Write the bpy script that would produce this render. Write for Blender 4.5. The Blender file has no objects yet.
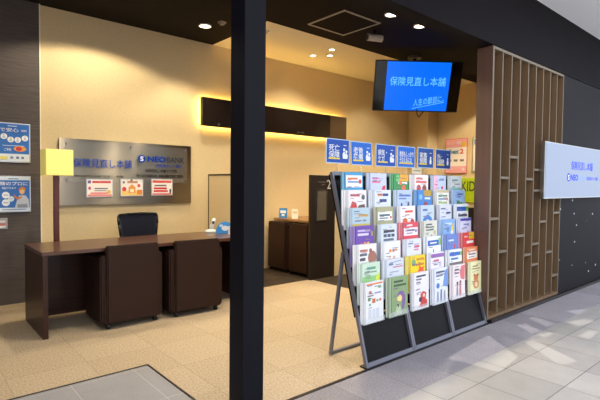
import bpy, bmesh, math, random
from mathutils import Vector, Matrix
random.seed(7)
S = bpy.context.scene
COL = S.collection
PI = math.pi
R = math.radians

# ------------------------------------------------------------------ camera
cam_d = bpy.data.cameras.new('camera'); cam = bpy.data.objects.new('camera', cam_d); COL.objects.link(cam)
yaw, pit, rol = R(40.781), R(1.985), R(-0.601)
fw = Vector((math.sin(yaw), math.cos(yaw), 0)); rt = Vector((math.cos(yaw), -math.sin(yaw), 0)); dn = Vector((0, 0, -1))
f2 = math.cos(pit)*fw + math.sin(pit)*dn; d2 = math.cos(pit)*dn - math.sin(pit)*fw
r3 = math.cos(rol)*rt + math.sin(rol)*d2; d3 = -math.sin(rol)*rt + math.cos(rol)*d2
m = Matrix.Identity(4)
for i in range(3):
    m[i][0] = r3[i]; m[i][1] = -d3[i]; m[i][2] = -f2[i]
m[2][3] = 1.30
cam.matrix_world = m
cam_d.sensor_width = 36; cam_d.lens = 463.09/600*36; cam_d.clip_start = .02
S.camera = cam

# ------------------------------------------------------------------ world, daylight, exposure
w = bpy.data.worlds.new('World'); S.world = w; w.use_nodes = True
bg = w.node_tree.nodes['Background']; bg.inputs[0].default_value = (.80, .88, 1, 1); bg.inputs[1].default_value = 1.95
S.view_settings.view_transform = 'Standard'; S.view_settings.look = 'None'
S.view_settings.exposure = 0.0; S.view_settings.gamma = 1; S.view_settings.use_curve_mapping = False
SUN_DIR = Vector((.42, .62, -.66)).normalized()
sd = bpy.data.lights.new('sun', 'SUN'); so = bpy.data.objects.new('sun', sd); COL.objects.link(so)
sd.energy = 2.6; sd.angle = R(.2); sd.color = (1, .95, .86)
so.rotation_euler = SUN_DIR.to_track_quat('-Z', 'Y').to_euler(); so.location = (0, -5, 8)
def area(name, loc, sx, sy, e, col, rot=(0, 0, 0)):
    d = bpy.data.lights.new(name, 'AREA'); o = bpy.data.objects.new(name, d); COL.objects.link(o)
    d.shape = 'RECTANGLE'; d.size = sx; d.size_y = sy; d.energy = e; d.color = col; o.location = loc; o.rotation_euler = rot
    return o
area('mall_fill_light', (3.0, .2, 3.22), 9, .6, 80, (.86, .91, 1))  # unseen area lamps added as fill for the mall side
area('mall_fill_light', (6.5, .75, 3.22), 5, .5, 50, (.86, .91, 1))
WARM = (1, .86, .62)

# ------------------------------------------------------------------ materials
def rgb(r, g, b):
    f = lambda c: ((c/255+.055)/1.055)**2.4 if c/255 > .04045 else c/255/12.92
    return (f(r), f(g), f(b), 1)
MATS = {}
def mat(name, c, rough=.5, metal=0, spec=.5, noise=0, nscale=(20, 20, 20), bump=0, emit=None, alpha=None, trans=0, coat=0, coord='Object'):
    if name in MATS: return MATS[name]
    M = bpy.data.materials.new(name); M.use_nodes = True; MATS[name] = M
    nt = M.node_tree; b = nt.nodes['Principled BSDF']
    c = rgb(*c)
    b.inputs['Base Color'].default_value = c; b.inputs['Roughness'].default_value = rough; b.inputs['Metallic'].default_value = metal
    b.inputs['Specular IOR Level'].default_value = spec
    b.inputs['Transmission Weight'].default_value = trans; b.inputs['Coat Weight'].default_value = coat
    if emit: b.inputs['Emission Color'].default_value = rgb(*emit[0]); b.inputs['Emission Strength'].default_value = emit[1]
    if alpha is not None: b.inputs['Alpha'].default_value = alpha
    if noise or bump:
        tc = nt.nodes.new('ShaderNodeTexCoord'); mp = nt.nodes.new('ShaderNodeMapping'); mp.inputs['Scale'].default_value = nscale
        nz = nt.nodes.new('ShaderNodeTexNoise'); nz.inputs['Scale'].default_value = 1; nz.inputs['Detail'].default_value = 4
        nt.links.new(tc.outputs[coord], mp.inputs[0]); nt.links.new(mp.outputs[0], nz.inputs[0])
        if noise:
            rp = nt.nodes.new('ShaderNodeValToRGB'); rp.color_ramp.elements[0].position = .3; rp.color_ramp.elements[1].position = .7
            rp.color_ramp.elements[0].color = tuple(x*(1-noise) for x in c[:3])+(1,); rp.color_ramp.elements[1].color = tuple(min(1, x*(1+noise)) for x in c[:3])+(1,)
            nt.links.new(nz.outputs[0], rp.inputs[0]); nt.links.new(rp.outputs[0], b.inputs['Base Color'])
        if bump:
            bp = nt.nodes.new('ShaderNodeBump'); bp.inputs['Strength'].default_value = bump; bp.inputs['Distance'].default_value = .004
            nt.links.new(nz.outputs[0], bp.inputs['Height']); nt.links.new(bp.outputs[0], b.inputs['Normal'])
    return M
def flat(c, rough=.55): return mat('print_%d_%d_%d' % c, c, rough)

cream = mat('cream_wallpaper', (226, 202, 156), .75, noise=.05, nscale=(60, 60, 60), bump=.15)
cream_ceiling = mat('cream_ceiling_paint', (250, 240, 212), .8)
dark_ceiling = mat('dark_brown_ceiling', (17, 12, 10), .85, spec=.2)
cladding = mat('woven_dark_cladding', (88, 78, 74), .7, noise=.28, nscale=(5, 5, 170), bump=.3)
navy_black = mat('charcoal_navy_paint', (20, 16, 20), .7, spec=.08, noise=.05, nscale=(8, 8, 8))
post_paint = mat('charcoal_post_paint', (18, 17, 25), .55, spec=.12)
wood = mat('dark_walnut', (56, 29, 18), .45, spec=.3, noise=.22, nscale=(3, 30, 30), coat=.15)
wood_top = mat('walnut_top', (86, 53, 38), .32, noise=.18, nscale=(2.5, 30, 30), coat=.25)
leather = mat('dark_brown_leather', (48, 28, 20), .6, spec=.25, noise=.12, nscale=(45, 45, 45), bump=.25)
panel_brown = mat('near_black_brown_laminate', (36, 27, 23), .45)
lattice_wood = mat('tan_oak', (122, 96, 68), .55, noise=.12, nscale=(30, 30, 2.5))
lattice_edge = mat('pale_edge_band', (110, 95, 74), .5)
lattice_side = mat('reddish_brown_veneer', (100, 72, 58), .5, noise=.1, nscale=(30, 30, 2))
lattice_back = mat('lattice_brown', (104, 78, 50), .6, noise=.12, nscale=(30, 30, 2.5))
black_plastic = mat('black_plastic', (20, 20, 22), .4)
grey_metal = mat('grey_painted_metal', (118, 118, 130), .4, metal=.35)
rack_dark = mat('rack_dark_panel', (20, 18, 21), .5, spec=.15)
clear = mat('clear_acrylic', (240, 245, 248), .05, alpha=.22)
silver = mat('silver_metal', (200, 200, 200), .3, metal=1)
white_paint = mat('white_plastic', (238, 238, 236), .45)
chrome = mat('chrome', (220, 220, 220), .15, metal=1)
lamp_glow = mat('downlight_glow', (255, 240, 210), .5, emit=((255, 236, 200), 9))
led = mat('warm_led_strip', (255, 214, 120), .5, emit=((255, 210, 112), 34))
shade_mat = mat('pale_yellow_shade', (250, 236, 140), .7, emit=((255, 236, 120), .28))
mesh_navy = mat('navy_mesh_fabric', (34, 38, 58), .75, noise=.2, nscale=(150, 150, 150))
trim_dark = mat('dark_metal_trim', (40, 34, 34), .4, metal=.3)
mall_ceil = mat('pale_mall_ceiling', (246, 246, 248), .8)

def steel():
    M = mat('brushed_steel', (150, 140, 126), .30, metal=1, noise=.10, nscale=(.4, .4, 300))
    nt = M.node_tree; b = nt.nodes['Principled BSDF']
    b.inputs['Anisotropic'].default_value = 1.0; b.inputs['Anisotropic Rotation'].default_value = .25
    tg = nt.nodes.new('ShaderNodeTangent'); tg.direction_type = 'RADIAL'; tg.axis = 'Z'
    nt.links.new(tg.outputs[0], b.inputs['Tangent'])
    return M
steel_m = steel()

def carpet(name, c1, c2, size):
    M = bpy.data.materials.new(name); M.use_nodes = True; nt = M.node_tree; b = nt.nodes['Principled BSDF']; b.inputs['Roughness'].default_value = .95
    b.inputs['Specular IOR Level'].default_value = .1
    tc = nt.nodes.new('ShaderNodeTexCoord')
    ck = nt.nodes.new('ShaderNodeTexChecker'); ck.inputs['Scale'].default_value = 1/size; ck.inputs[1].default_value = rgb(*c1); ck.inputs[2].default_value = rgb(*c2)
    nz = nt.nodes.new('ShaderNodeTexNoise'); nz.inputs['Scale'].default_value = 75; nz.inputs['Detail'].default_value = 3
    mx = nt.nodes.new('ShaderNodeMix'); mx.data_type = 'RGBA'; mx.blend_type = 'OVERLAY'; mx.inputs[0].default_value = .6
    bp = nt.nodes.new('ShaderNodeBump'); bp.inputs['Strength'].default_value = .5; bp.inputs['Distance'].default_value = .006
    br = nt.nodes.new('ShaderNodeTexBrick'); br.offset = 0; br.inputs['Scale'].default_value = 1; br.inputs['Mortar Size'].default_value = .002
    br.inputs['Brick Width'].default_value = size; br.inputs['Row Height'].default_value = size
    br.inputs['Color1'].default_value = br.inputs['Color2'].default_value = (1, 1, 1, 1); br.inputs['Mortar'].default_value = (.72, .72, .72, 1)
    mu = nt.nodes.new('ShaderNodeMix'); mu.data_type = 'RGBA'; mu.blend_type = 'MULTIPLY'; mu.inputs[0].default_value = 1
    L = nt.links.new
    for n in (ck, nz, br): L(tc.outputs['Object'], n.inputs[0])
    L(ck.outputs[0], mx.inputs[6]); L(nz.outputs[0], mx.inputs[7]); L(mx.outputs[2], mu.inputs[6]); L(br.outputs[0], mu.inputs[7])
    L(mu.outputs[2], b.inputs['Base Color']); L(nz.outputs[0], bp.inputs['Height']); L(bp.outputs[0], b.inputs['Normal'])
    return M
carpet_beige = carpet('beige_carpet_tiles', (192, 172, 145), (188, 168, 141), .5)
carpet_dark = carpet('dark_carpet_tiles', (74, 64, 54), (68, 58, 50), .5)

def tile(name, c, vary, speck, bw, bh, mortar, rough=.35):
    M = bpy.data.materials.new(name); M.use_nodes = True; nt = M.node_tree; b = nt.nodes['Principled BSDF']; b.inputs['Roughness'].default_value = rough
    L = nt.links.new; tc = nt.nodes.new('ShaderNodeTexCoord')
    br = nt.nodes.new('ShaderNodeTexBrick'); br.offset = 0; br.inputs['Scale'].default_value = 1; br.inputs['Mortar Size'].default_value = .0022
    br.inputs['Brick Width'].default_value = bw; br.inputs['Row Height'].default_value = bh; br.inputs['Bias'].default_value = 0
    br.inputs['Color1'].default_value = rgb(*[int(x*(1-vary)) for x in c]); br.inputs['Color2'].default_value = rgb(*[min(255, int(x*(1+vary))) for x in c]); br.inputs['Mortar'].default_value = rgb(*mortar)
    nz = nt.nodes.new('ShaderNodeTexNoise'); nz.inputs['Scale'].default_value = 85; nz.inputs['Detail'].default_value = 3; nz.inputs['Roughness'].default_value = .75
    n2 = nt.nodes.new('ShaderNodeTexNoise'); n2.inputs['Scale'].default_value = 6
    mx = nt.nodes.new('ShaderNodeMix'); mx.data_type = 'RGBA'; mx.blend_type = 'OVERLAY'; mx.inputs[0].default_value = speck
    m2 = nt.nodes.new('ShaderNodeMix'); m2.data_type = 'RGBA'; m2.blend_type = 'OVERLAY'; m2.inputs[0].default_value = .12
    for n in (br, nz, n2): L(tc.outputs['Object'], n.inputs[0])
    L(br.outputs[0], mx.inputs[6]); L(nz.outputs[0], mx.inputs[7]); L(mx.outputs[2], m2.inputs[6]); L(n2.outputs[0], m2.inputs[7]); L(m2.outputs[2], b.inputs['Base Color'])
    return M
granite = tile('lavender_granite', (158, 153, 159), .06, .9, .383, .41, (120, 112, 112), .45)
beige_tile = tile('beige_mall_tile', (180, 176, 172), .05, .2, .383, .383, (70, 64, 62), .3)
grey_tile = tile('grey_entrance_tile', (158, 156, 160), .02, .2, .40, .52, (196, 194, 192), .45)

def speck_wall():
    M = mat('speckled_dark_wall', (24, 21, 26), .6, spec=.12); nt = M.node_tree; b = nt.nodes['Principled BSDF']; L = nt.links.new
    tc = nt.nodes.new('ShaderNodeTexCoord'); mp = nt.nodes.new('ShaderNodeMapping'); mp.inputs['Scale'].default_value = (6, 5, 8)
    v = nt.nodes.new('ShaderNodeTexVoronoi'); v.inputs['Scale'].default_value = 1; v.inputs['Randomness'].default_value = 1
    lt = nt.nodes.new('ShaderNodeMath'); lt.operation = 'LESS_THAN'; lt.inputs[1].default_value = .11
    mx = nt.nodes.new('ShaderNodeMix'); mx.data_type = 'RGBA'; mx.inputs[6].default_value = rgb(26, 23, 28); mx.inputs[7].default_value = rgb(190, 186, 190)
    L(tc.outputs['Object'], mp.inputs[0]); L(mp.outputs[0], v.inputs[0]); sx = nt.nodes.new('ShaderNodeSeparateXYZ'); zz = nt.nodes.new('ShaderNodeMath'); zz.operation = 'LESS_THAN'; zz.inputs[1].default_value = 1.25
    an = nt.nodes.new('ShaderNodeMath'); an.operation = 'MULTIPLY'                 # the white specks are only on the lower part
    L(tc.outputs['Object'], sx.inputs[0]); L(sx.outputs[2], zz.inputs[0]); L(v.outputs[0], lt.inputs[0]); L(lt.outputs[0], an.inputs[0]); L(zz.outputs[0], an.inputs[1]); L(an.outputs[0], mx.inputs[0]); L(mx.outputs[2], b.inputs['Base Color'])
    return M
speck = speck_wall()

# ------------------------------------------------------------------ helpers
def box(bm, x0, x1, y0, y1, z0, z1, bev=0, seg=2):
    vs = [bm.verts.new((x, y, z)) for x in (x0, x1) for y in (y0, y1) for z in (z0, z1)]
    fs = [bm.faces.new([vs[i] for i in f]) for f in ((0, 1, 3, 2), (4, 6, 7, 5), (0, 4, 5, 1), (2, 3, 7, 6), (0, 2, 6, 4), (1, 5, 7, 3))]
    if bev: bmesh.ops.bevel(bm, geom=list({e for f in fs for e in f.edges}), offset=bev, segments=seg, affect='EDGES', profile=.5)
    return bm
def B(*a, **k): return box(bmesh.new(), *a, **k)
def cyl(bm, p0, p1, r0, r1=None, n=20, cap=True):
    p0, p1 = Vector(p0), Vector(p1); r1 = r0 if r1 is None else r1
    q = (p1-p0).to_track_quat('Z', 'Y')
    rings = []
    for p, r in ((p0, r0), (p1, r1)):
        rings.append([bm.verts.new(p + q @ Vector((r*math.cos(2*PI*i/n), r*math.sin(2*PI*i/n), 0))) for i in range(n)])
    for i in range(n):
        bm.faces.new((rings[0][i], rings[0][(i+1) % n], rings[1][(i+1) % n], rings[1][i]))
    if cap: bm.faces.new(rings[0][::-1]); bm.faces.new(rings[1])
    return bm
def ring(bm, c, r0, r1, z0, z1, n=28):              # flat annular rim about z
    L = []
    for r, z in ((r0, z0), (r1, z0), (r1, z1), (r0, z1)):
        L.append([bm.verts.new((c[0]+r*math.cos(2*PI*i/n), c[1]+r*math.sin(2*PI*i/n), z)) for i in range(n)])
    for k in range(4):
        for i in range(n):
            bm.faces.new((L[k][i], L[k][(i+1) % n], L[(k+1) % 4][(i+1) % n], L[(k+1) % 4][i]))
    return bm
def bar(bm, p0, p1, w, d, up=(0, -1, 0)):           # rectangular bar: w sideways, d along up
    p0, p1 = Vector(p0), Vector(p1); t = (p1-p0).normalized(); u = Vector(up); s = t.cross(u).normalized(); u = s.cross(t).normalized()
    vs = [bm.verts.new(p + s*a*w/2 + u*b*d/2) for p in (p0, p1) for a, b in ((-1, -1), (1, -1), (1, 1), (-1, 1))]
    for f in ((0, 1, 2, 3), (7, 6, 5, 4), (0, 4, 5, 1), (1, 5, 6, 2), (2, 6, 7, 3), (3, 7, 4, 0)): bm.faces.new([vs[i] for i in f])
    return bm
def prism(bm, pts, y0, y1):                         # outline in xz pushed through y
    a = [bm.verts.new((x, y0, z)) for x, z in pts]; b = [bm.verts.new((x, y1, z)) for x, z in pts]; n = len(pts)
    bm.faces.new(a); bm.faces.new(b[::-1])
    for i in range(n): bm.faces.new((a[i], b[i], b[(i+1) % n], a[(i+1) % n]))
    return bm
def disc_pts(cx, cz, rx, rz=None, n=20): rz = rz or rx; return [(cx+rx*math.cos(2*PI*i/n), cz+rz*math.sin(2*PI*i/n)) for i in range(n)]
def loft(bm, rings):                                # closed rings of equal length
    L = [[bm.verts.new(p) for p in r] for r in rings]; n = len(L[0])
    for a, b in zip(L, L[1:]):
        for i in range(n): bm.faces.new((a[i], a[(i+1) % n], b[(i+1) % n], b[i]))
    bm.faces.new(L[0][::-1]); bm.faces.new(L[-1])
    return bm
def obj(name, bm, m, parent=None, smooth=False):
    bmesh.ops.recalc_face_normals(bm, faces=bm.faces)
    me = bpy.data.meshes.new(name); bm.to_mesh(me); bm.free(); me.materials.append(m)
    if smooth:
        for p in me.polygons: p.use_smooth = True
    o = bpy.data.objects.new(name, me); COL.objects.link(o)
    if parent: o.parent = parent
    return o
def tag(o, label, cat, group=None):
    o['label'] = label; o['category'] = cat
    if group: o['group'] = group
    return o
def thing(name, label, cat, loc=(0, 0, 0), rz=0, group=None, rx=0, ry=0):
    o = bpy.data.objects.new(name, None); COL.objects.link(o); o.location = loc; o.rotation_euler = (rx, ry, rz); o.empty_display_size = .1
    return tag(o, label, cat, group)
def struct(name, bm, m, parent=None):
    o = obj(name, bm, m, parent)
    if not parent: o['kind'] = 'structure'
    return o
def copy_tree(o, parent=None):
    c = o.copy(); COL.objects.link(c)
    if parent: c.parent = parent
    for ch in [x for x in bpy.data.objects if x.parent == o]: copy_tree(ch, c)
    return c
def text(name, s, m, parent, x, y, z, width=None, height=None, bold=0, depth=.001, shear=0, rot=0, align='LEFT'):
    """lettering in the local xz plane, facing local -y, lower left corner (or centre) at x, z"""
    cu = bpy.data.curves.new(name, 'FONT'); cu.body = s; cu.size = 1; cu.offset = bold if s.isascii() else min(bold, .007); cu.extrude = .001; cu.shear = shear; cu.space_line = .95; cu.resolution_u = 3
    t = bpy.data.objects.new(name, cu); COL.objects.link(t)
    dg = bpy.context.evaluated_depsgraph_get(); me = bpy.data.meshes.new_from_object(t.evaluated_get(dg)); bpy.data.objects.remove(t)
    if not len(me.vertices): return None
    xs = [v.co.x for v in me.vertices]; ys = [v.co.y for v in me.vertices]; x0, x1, y0, y1 = min(xs), max(xs), min(ys), max(ys)
    sx = width/(x1-x0) if width else None; sy = height/(y1-y0) if height else None
    sx = sx or sy; sy = sy or sx
    zs = [v.co.z for v in me.vertices]; zm = min(zs); zr = max(max(zs)-zm, 1e-6)
    ca, sa = math.cos(rot), math.sin(rot)
    for v in me.vertices:
        px, pz = (v.co.x-x0)*sx, (v.co.y-y0)*sy
        if align == 'CENTER': px -= (x1-x0)*sx/2; pz -= (y1-y0)*sy/2
        v.co = (x+px*ca-pz*sa, y-(v.co.z-zm)/zr*depth, z+px*sa+pz*ca)
    me.materials.clear(); me.materials.append(m)
    o = bpy.data.objects.new(name, me); COL.objects.link(o); o.parent = parent
    return o
LAY = {}
def decal(name, pts, m, parent, y, t=.0008):        # printed shapes lie one above the other, each a hair nearer
    n = LAY[parent.name] = LAY.get(parent.name, -1)+1
    return obj(name, prism(bmesh.new(), pts, y-t-.0002*n, y), m, parent)
def rect(x0, z0, x1, z1): return [(x0, z0), (x1, z0), (x1, z1), (x0, z1)]

# ------------------------------------------------------------------ the room shell
CZ, YB, XR, XL, YS = 3.20, 5.68, 8.08, -1.2, 2.12
struct('floor', B(XL, XR, YS, YB, -.06, 0), carpet_beige)
bm = bmesh.new()
box(bm, 4.22, XR, 2.30, YB, 0, .004); box(bm, 3.26, 4.22, 4.655, YB, 0, .004)
struct('floor_booth', bm, carpet_dark)
bm = bmesh.new(); box(bm, XL, 1.305, YS, 3.155, 0, .003)
eo = struct('floor_entrance', bm, grey_tile)
bm = bmesh.new(); box(bm, XL, 1.318, 3.155, 3.168, 0, .006); box(bm, 1.305, 1.318, YS, 3.155, 0, .006)
struct('trim_1', bm, trim_dark)
# mall floor: granite strip, half row, full rows
o = struct('floor_mall', B(-6, 16, -8, 1.69, -.06, 0), beige_tile)
o.data.transform(Matrix.Translation((-2.486, -1.69+.383*.5, 0))); o.location = (2.486, 1.69-.383*.5, 0)
o = struct('floor_granite', B(-6, 16, 1.69, 2.095, -.06, .0005), granite)
o.data.transform(Matrix.Translation((-2.486, -1.688, 0))); o.location = (2.486, 1.688, 0)
struct('trim_2', B(-6, 16, 2.095, YS, -.06, .004), trim_dark)                    # threshold strip
struct('trim_3', B(4.2, 16, 2.085, 2.135, .004, .035), trim_dark)               # plinth under the lattice
# back wall, sides, ceiling
struct('wall_back', B(XL, XR+.1, YB, YB+.12, 0, CZ), cream)
struct('wall_left', B(XL, 1.15, YB-.03, YB, 0, CZ), cladding)
struct('trim_4', B(1.15, 1.162, YB-.032, YB, 0, CZ), cream_ceiling)
struct('wall_side', B(XL-.12, XL, YS, YB+.12, 0, CZ), cladding)
struct('wall_right', B(XR, XR+.12, YS+.2, YB, 0, CZ), cream)
struct('wall_column', B(7.76, XR, 5.22, YB, 0, CZ), cream)                      # boxed column in the corner
bm = bmesh.new(); box(bm, XL, XR+.12, YS+.02, 4.42, CZ, CZ+.1); box(bm, XL, 3.28, 4.42, YB+.12, CZ, CZ+.1)
struct('ceiling', bm, dark_ceiling)
struct('ceiling_back', B(3.28, XR+.12, 4.42, YB+.12, CZ, CZ+.1), cream_ceiling)
# storefront
struct('wall_fascia', B(-6, 16, YS, YS+.16, 2.61, 3.75), navy_black)
struct('wall_front', B(5.872, 16, YS, YS+.1, 0, 2.596), speck)
struct('trim_5', B(5.872, 16, YS+.012, YS+.09, 2.596, 2.61), black_plastic)
struct('wall_storefront', B(-6, XL, YS, YS+.1, 0, 2.61), navy_black)
bm = B(1.423, 1.565, YS, 2.262, 0, 2.61, bev=.004)
struct('trim_6', bm, post_paint)                                               # storefront post
# mall ceiling; unseen openings added, shaped to throw the sun patches on the floor
holes = [[(4.83, 1.66), (5.08, 1.587), (5.073, 1.489), (4.757, 1.534)], [(4.22, 1.674), (4.373, 1.641), (4.361, 1.595), (4.163, 1.604)],
         [(4.357, 1.918), (4.481, 1.898), (4.345, 1.70), (4.198, 1.72)], [(4.676, 1.953), (4.767, 1.924), (4.689, 1.70), (4.517, 1.71)],
         [(4.456, 1.434), (4.723, 1.432), (4.729, 1.354), (4.442, 1.345)], [(3.93, 1.672), (4.05, 1.645), (3.80, 1.22), (3.62, 1.28)],
         [(5.257, 1.81), (5.539, 1.70), (5.206, 1.68)], [(3.863, 1.948), (3.55, 1.55), (3.15, 1.50), (3.10, 1.88)],
         [(4.95, 1.36), (5.05, 1.36), (4.62, 1.05), (4.5, 1.06)], [(4.35, 1.22), (4.42, 1.22), (4.1, .98), (4.02, .99)]]
k = 3.25/-SUN_DIR.z
sh = (-SUN_DIR.x*k, -SUN_DIR.y*k)
bm = bmesh.new()
ed = []
def loop(pts):
    vs = [bm.verts.new((x, y, 3.25)) for x, y in pts]
    for i in range(len(vs)): ed.append(bm.edges.new((vs[i], vs[(i+1) % len(vs)])))
loop([(-6, -2.7), (16, -2.7), (16, YS), (-6, YS)])
for h in holes: loop([(x+sh[0], y+sh[1]) for x, y in h])
bmesh.ops.triangle_fill(bm, use_beauty=True, use_dissolve=False, edges=ed, normal=(0, 0, -1))
struct('ceiling_mall', bm, mall_ceil)

# ------------------------------------------------------------------ lattice screen
XS = [4.182, 4.369, 4.556, 4.743, 4.930, 5.117, 5.304, 5.491, 5.678, 5.865]
lat = thing('lattice_screen', 'tall tan wooden slat screen with staggered little shelves beside dark wall', 'screen', (4.182, YS, 0))
lx = lambda x: x-4.182
LD = .155
obj('side_panel', B(-.012, .012, .004, LD, .035, 2.60), lattice_side, lat)
obj('front_edge', B(-.013, .013, -.002, .004, .035, 2.60), lattice_edge, lat)
for i, x in enumerate(XS[1:-1]):
    o = obj('slat', B(lx(x)-.008, lx(x)+.008, .004, LD, .075, 2.575), lattice_wood, lat)
    obj('front_edge', B(lx(x)-.0085, lx(x)+.0085, 0, .004, .075, 2.575), lattice_edge, o)
o = obj('side_panel', B(lx(XS[-1])-.011, lx(XS[-1])+.007, .004, LD, .035, 2.60), lattice_wood, lat)
obj('front_edge', B(lx(XS[-1])-.011, lx(XS[-1])+.007, 0, .004, .035, 2.60), lattice_edge, o)
obj('top_rail', B(.013, lx(XS[-1])-.011, -.001, LD, 2.575, 2.60), lattice_edge, lat)
obj('bottom_rail', B(.013, lx(XS[-1])-.011, 0, LD, .035, .06), lattice_wood, lat)
SH = [(0, .988), (0, .216), (1, .66), (1, 1.381), (2, .435), (2, 1.257), (2, 1.59), (3, .788), (4, .575), (4, 1.376), (5, .677), (5, .451), (5, 1.479), (5, 1.256), (6, .911), (7, .555), (8, .998), (8, .268)]
for c, z in SH:
    a, b = lx(XS[c])+.013, lx(XS[c+1])-.013
    o = obj('shelf', B(a, b, .004, LD-.002, z-.011, z+.011), lattice_wood, lat)
    obj('front_edge', B(a, b, 0, .004, z-.012, z+.012), lattice_edge, o)
obj('back_panel', B(.012, lx(XS[-1])-.011, LD, LD+.008, .035, 2.60), lattice_back, lat)

# ------------------------------------------------------------------ lit shop sign on the right
sg = thing('lightbox_sign', 'wide white lightbox shop sign with blue lettering on the dark front wall', 'sign', (5.265, 2.062, 1.166))
SW = 2.21
obj('housing', B(0, SW, .004, .056, 0, .624, bev=.004), silver, sg)
obj('lit_face', B(.012, SW-.012, 0, .004, .012, .612), mat('lit_sign_face', (112, 122, 142), .45, emit=((190, 208, 238), .36)), sg)
blue = mat('sign_blue', (8, 50, 232), .5, emit=((10, 60, 240), .2)); pblue = mat('sign_pale_blue', (140, 170, 235), .5, emit=((120, 150, 235), .3))
cx = 1.10
text('lettering', '保険見直し本舗', blue, sg, cx-.36, 0, .335, width=.73, height=.105, bold=.02)
obj('logo_mark', prism(bmesh.new(), disc_pts(cx-.43, .245, .05), -.0015, 0), blue, sg)
text('logo_letter', 'S', mat('sign_white', (235, 240, 250), .5, emit=((235, 240, 250), .4)), sg, cx-.43, -.0016, .245, height=.06, width=.04, bold=.03, align='CENTER')
text('lettering', 'NEO', blue, sg, cx-.36, 0, .207, width=.23, height=.075, bold=.03)
text('lettering', 'BANK', pblue, sg, cx-.115, 0, .207, width=.25, height=.075)
text('lettering', '住信SBIネット銀行', blue, sg, cx+.17, 0, .215, width=.42, height=.05)

# ------------------------------------------------------------------ desk and its things
dk = thing('reception_desk', 'long dark walnut counter desk with open knee space along the left', 'desk', (.86, 4.2, 0))
DL, DD, DH = 2.10, .72, .72
obj('tabletop', B(0, DL, 0, DD, DH-.032, DH, bev=.003), wood_top, dk)
obj('end_panel', B(.006, .046, .004, DD-.004, 0, DH-.032, bev=.002), wood, dk)
obj('end_panel', B(DL-.046, DL-.006, .004, DD-.004, 0, DH-.032, bev=.002), wood, dk)
obj('modesty_panel', B(.046, DL-.046, DD-.10, DD-.07, .03, DH-.032), wood, dk)
obj('divider_panel', B(1.026, 1.042, .26, DD-.10, 0, DH-.032), wood, dk)

def club_chair(label, loc, rz, group):
    """tub chair on castors; its back faces local -y, origin below the middle of the back"""
    t = thing('club_chair', label, 'chair', loc, rz, group)
    W, D = .46, .46
    bm = loft(bmesh.new(), [
        [(-.235, .0, .055), (.235, .0, .055), (.235, .075, .055), (-.235, .075, .055)],
        [(-.236, -.004, .42), (.236, -.004, .42), (.236, .076, .42), (-.236, .076, .42)],
        [(-.236, .0, .738), (.236, .0, .738), (.236, .07, .738), (-.236, .07, .738)]])
    bmesh.ops.bevel(bm, geom=list(bm.edges), offset=.011, segments=2, affect='EDGES')
    obj('backrest', bm, leather, t)
    for s in (-1, 1):
        x0, x1 = (s*.285, s*.19) if s < 0 else (.19, .285)
        bm = loft(bmesh.new(), [[(x0, .03, .055), (x1, .03, .055), (x1, D, .055), (x0, D, .055)],
                                [(x0, .03, .62), (x1, .03, .62), (x1, D, .60), (x0, D, .60)],
                                [(x0+.014, .03, .655), (x1-.014, .03, .655), (x1-.014, D, .635), (x0+.014, D, .635)]])
        bmesh.ops.bevel(bm, geom=list(bm.edges), offset=.012, segments=2, affect='EDGES')
        obj('armrest', bm, leather, t)
    obj('seat_cushion', B(-.19, .19, .09, D+.02, .30, .42, bev=.02, seg=3), leather, t, True)
    obj('seat_base', B(-.255, .255, .02, D-.01, .05, .30, bev=.006), leather, t)
    for x in (-.215, .215):
        for y in (.05, D-.06):
            bm = cyl(bmesh.new(), (x-.012, y, .026), (x+.012, y, .026), .026); c = obj('caster', bm, black_plastic, t)
            obj('caster_stem', cyl(bmesh.new(), (x, y, .04), (x, y, .075), .009), chrome, c)
    return t
g = 'dark leather club chairs'
club_chair('brown leather tub chair tucked under the long desk, left one', (1.585, 4.12, 0), 0, g)
club_chair('brown leather tub chair under the long desk, nearest the dark post', (2.215, 4.09, 0), R(-2), g)
club_chair('brown leather tub chair in the rear booth, farther from numbered panel', (4.20, 5.40, 0), R(-90), g).scale = (.84, 1, 1)
club_chair('brown leather tub chair in the rear booth right behind numbered panel', (4.20, 4.91, 0), R(-90), g).scale = (.84, 1, 1)

# staff chair behind the desk
oc = thing('office_chair', 'navy mesh office swivel chair behind the long desk', 'chair', (2.075, 5.24, 0), R(4))
bm = bmesh.new(); n = 10; L = []
for j, (z, hw) in enumerate(((.50, .19), (.58, .205), (.70, .215), (.82, .232), (.90, .236), (.93, .222))):
    row = []
    for i in range(n+1):
        u = -1+2*i/n; row.append((u*hw, .05-.06*(u*u-1)*-1+.05*u*u*-1+.02*((z-.6)/.3)**2, z+(.012*(1-u*u) if j == 5 else 0)))
    L.append(row)
vs = [[bm.verts.new(p) for p in r] for r in L]
for a, b in zip(vs, vs[1:]):
    for i in range(n): bm.faces.new((a[i], a[i+1], b[i+1], b[i]))
bmesh.ops.solidify(bm, geom=bm.faces[:], thickness=.02)
obj('backrest', bm, mesh_navy, oc, True)
bm = bmesh.new()
pts = [L[0][0], L[2][0], L[3][0], L[4][0], L[5][0], L[5][2], L[5][5], L[5][8], L[5][10], L[4][10], L[3][10], L[2][10], L[0][10]]
for a, b in zip(pts, pts[1:]): cyl(bm, a, b, .013, n=8)
obj('back_frame', bm, black_plastic, oc, True)
obj('seat', B(-.23, .23, -.28, .10, .42, .48, bev=.02, seg=3), mesh_navy, oc, True)
obj('back_post', bar(bmesh.new(), (0, .03, .43), (0, .065, .56), .06, .02), black_plastic, oc)
obj('gas_column', cyl(bmesh.new(), (0, -.06, .09), (0, -.06, .42), .025), black_plastic, oc)
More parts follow.
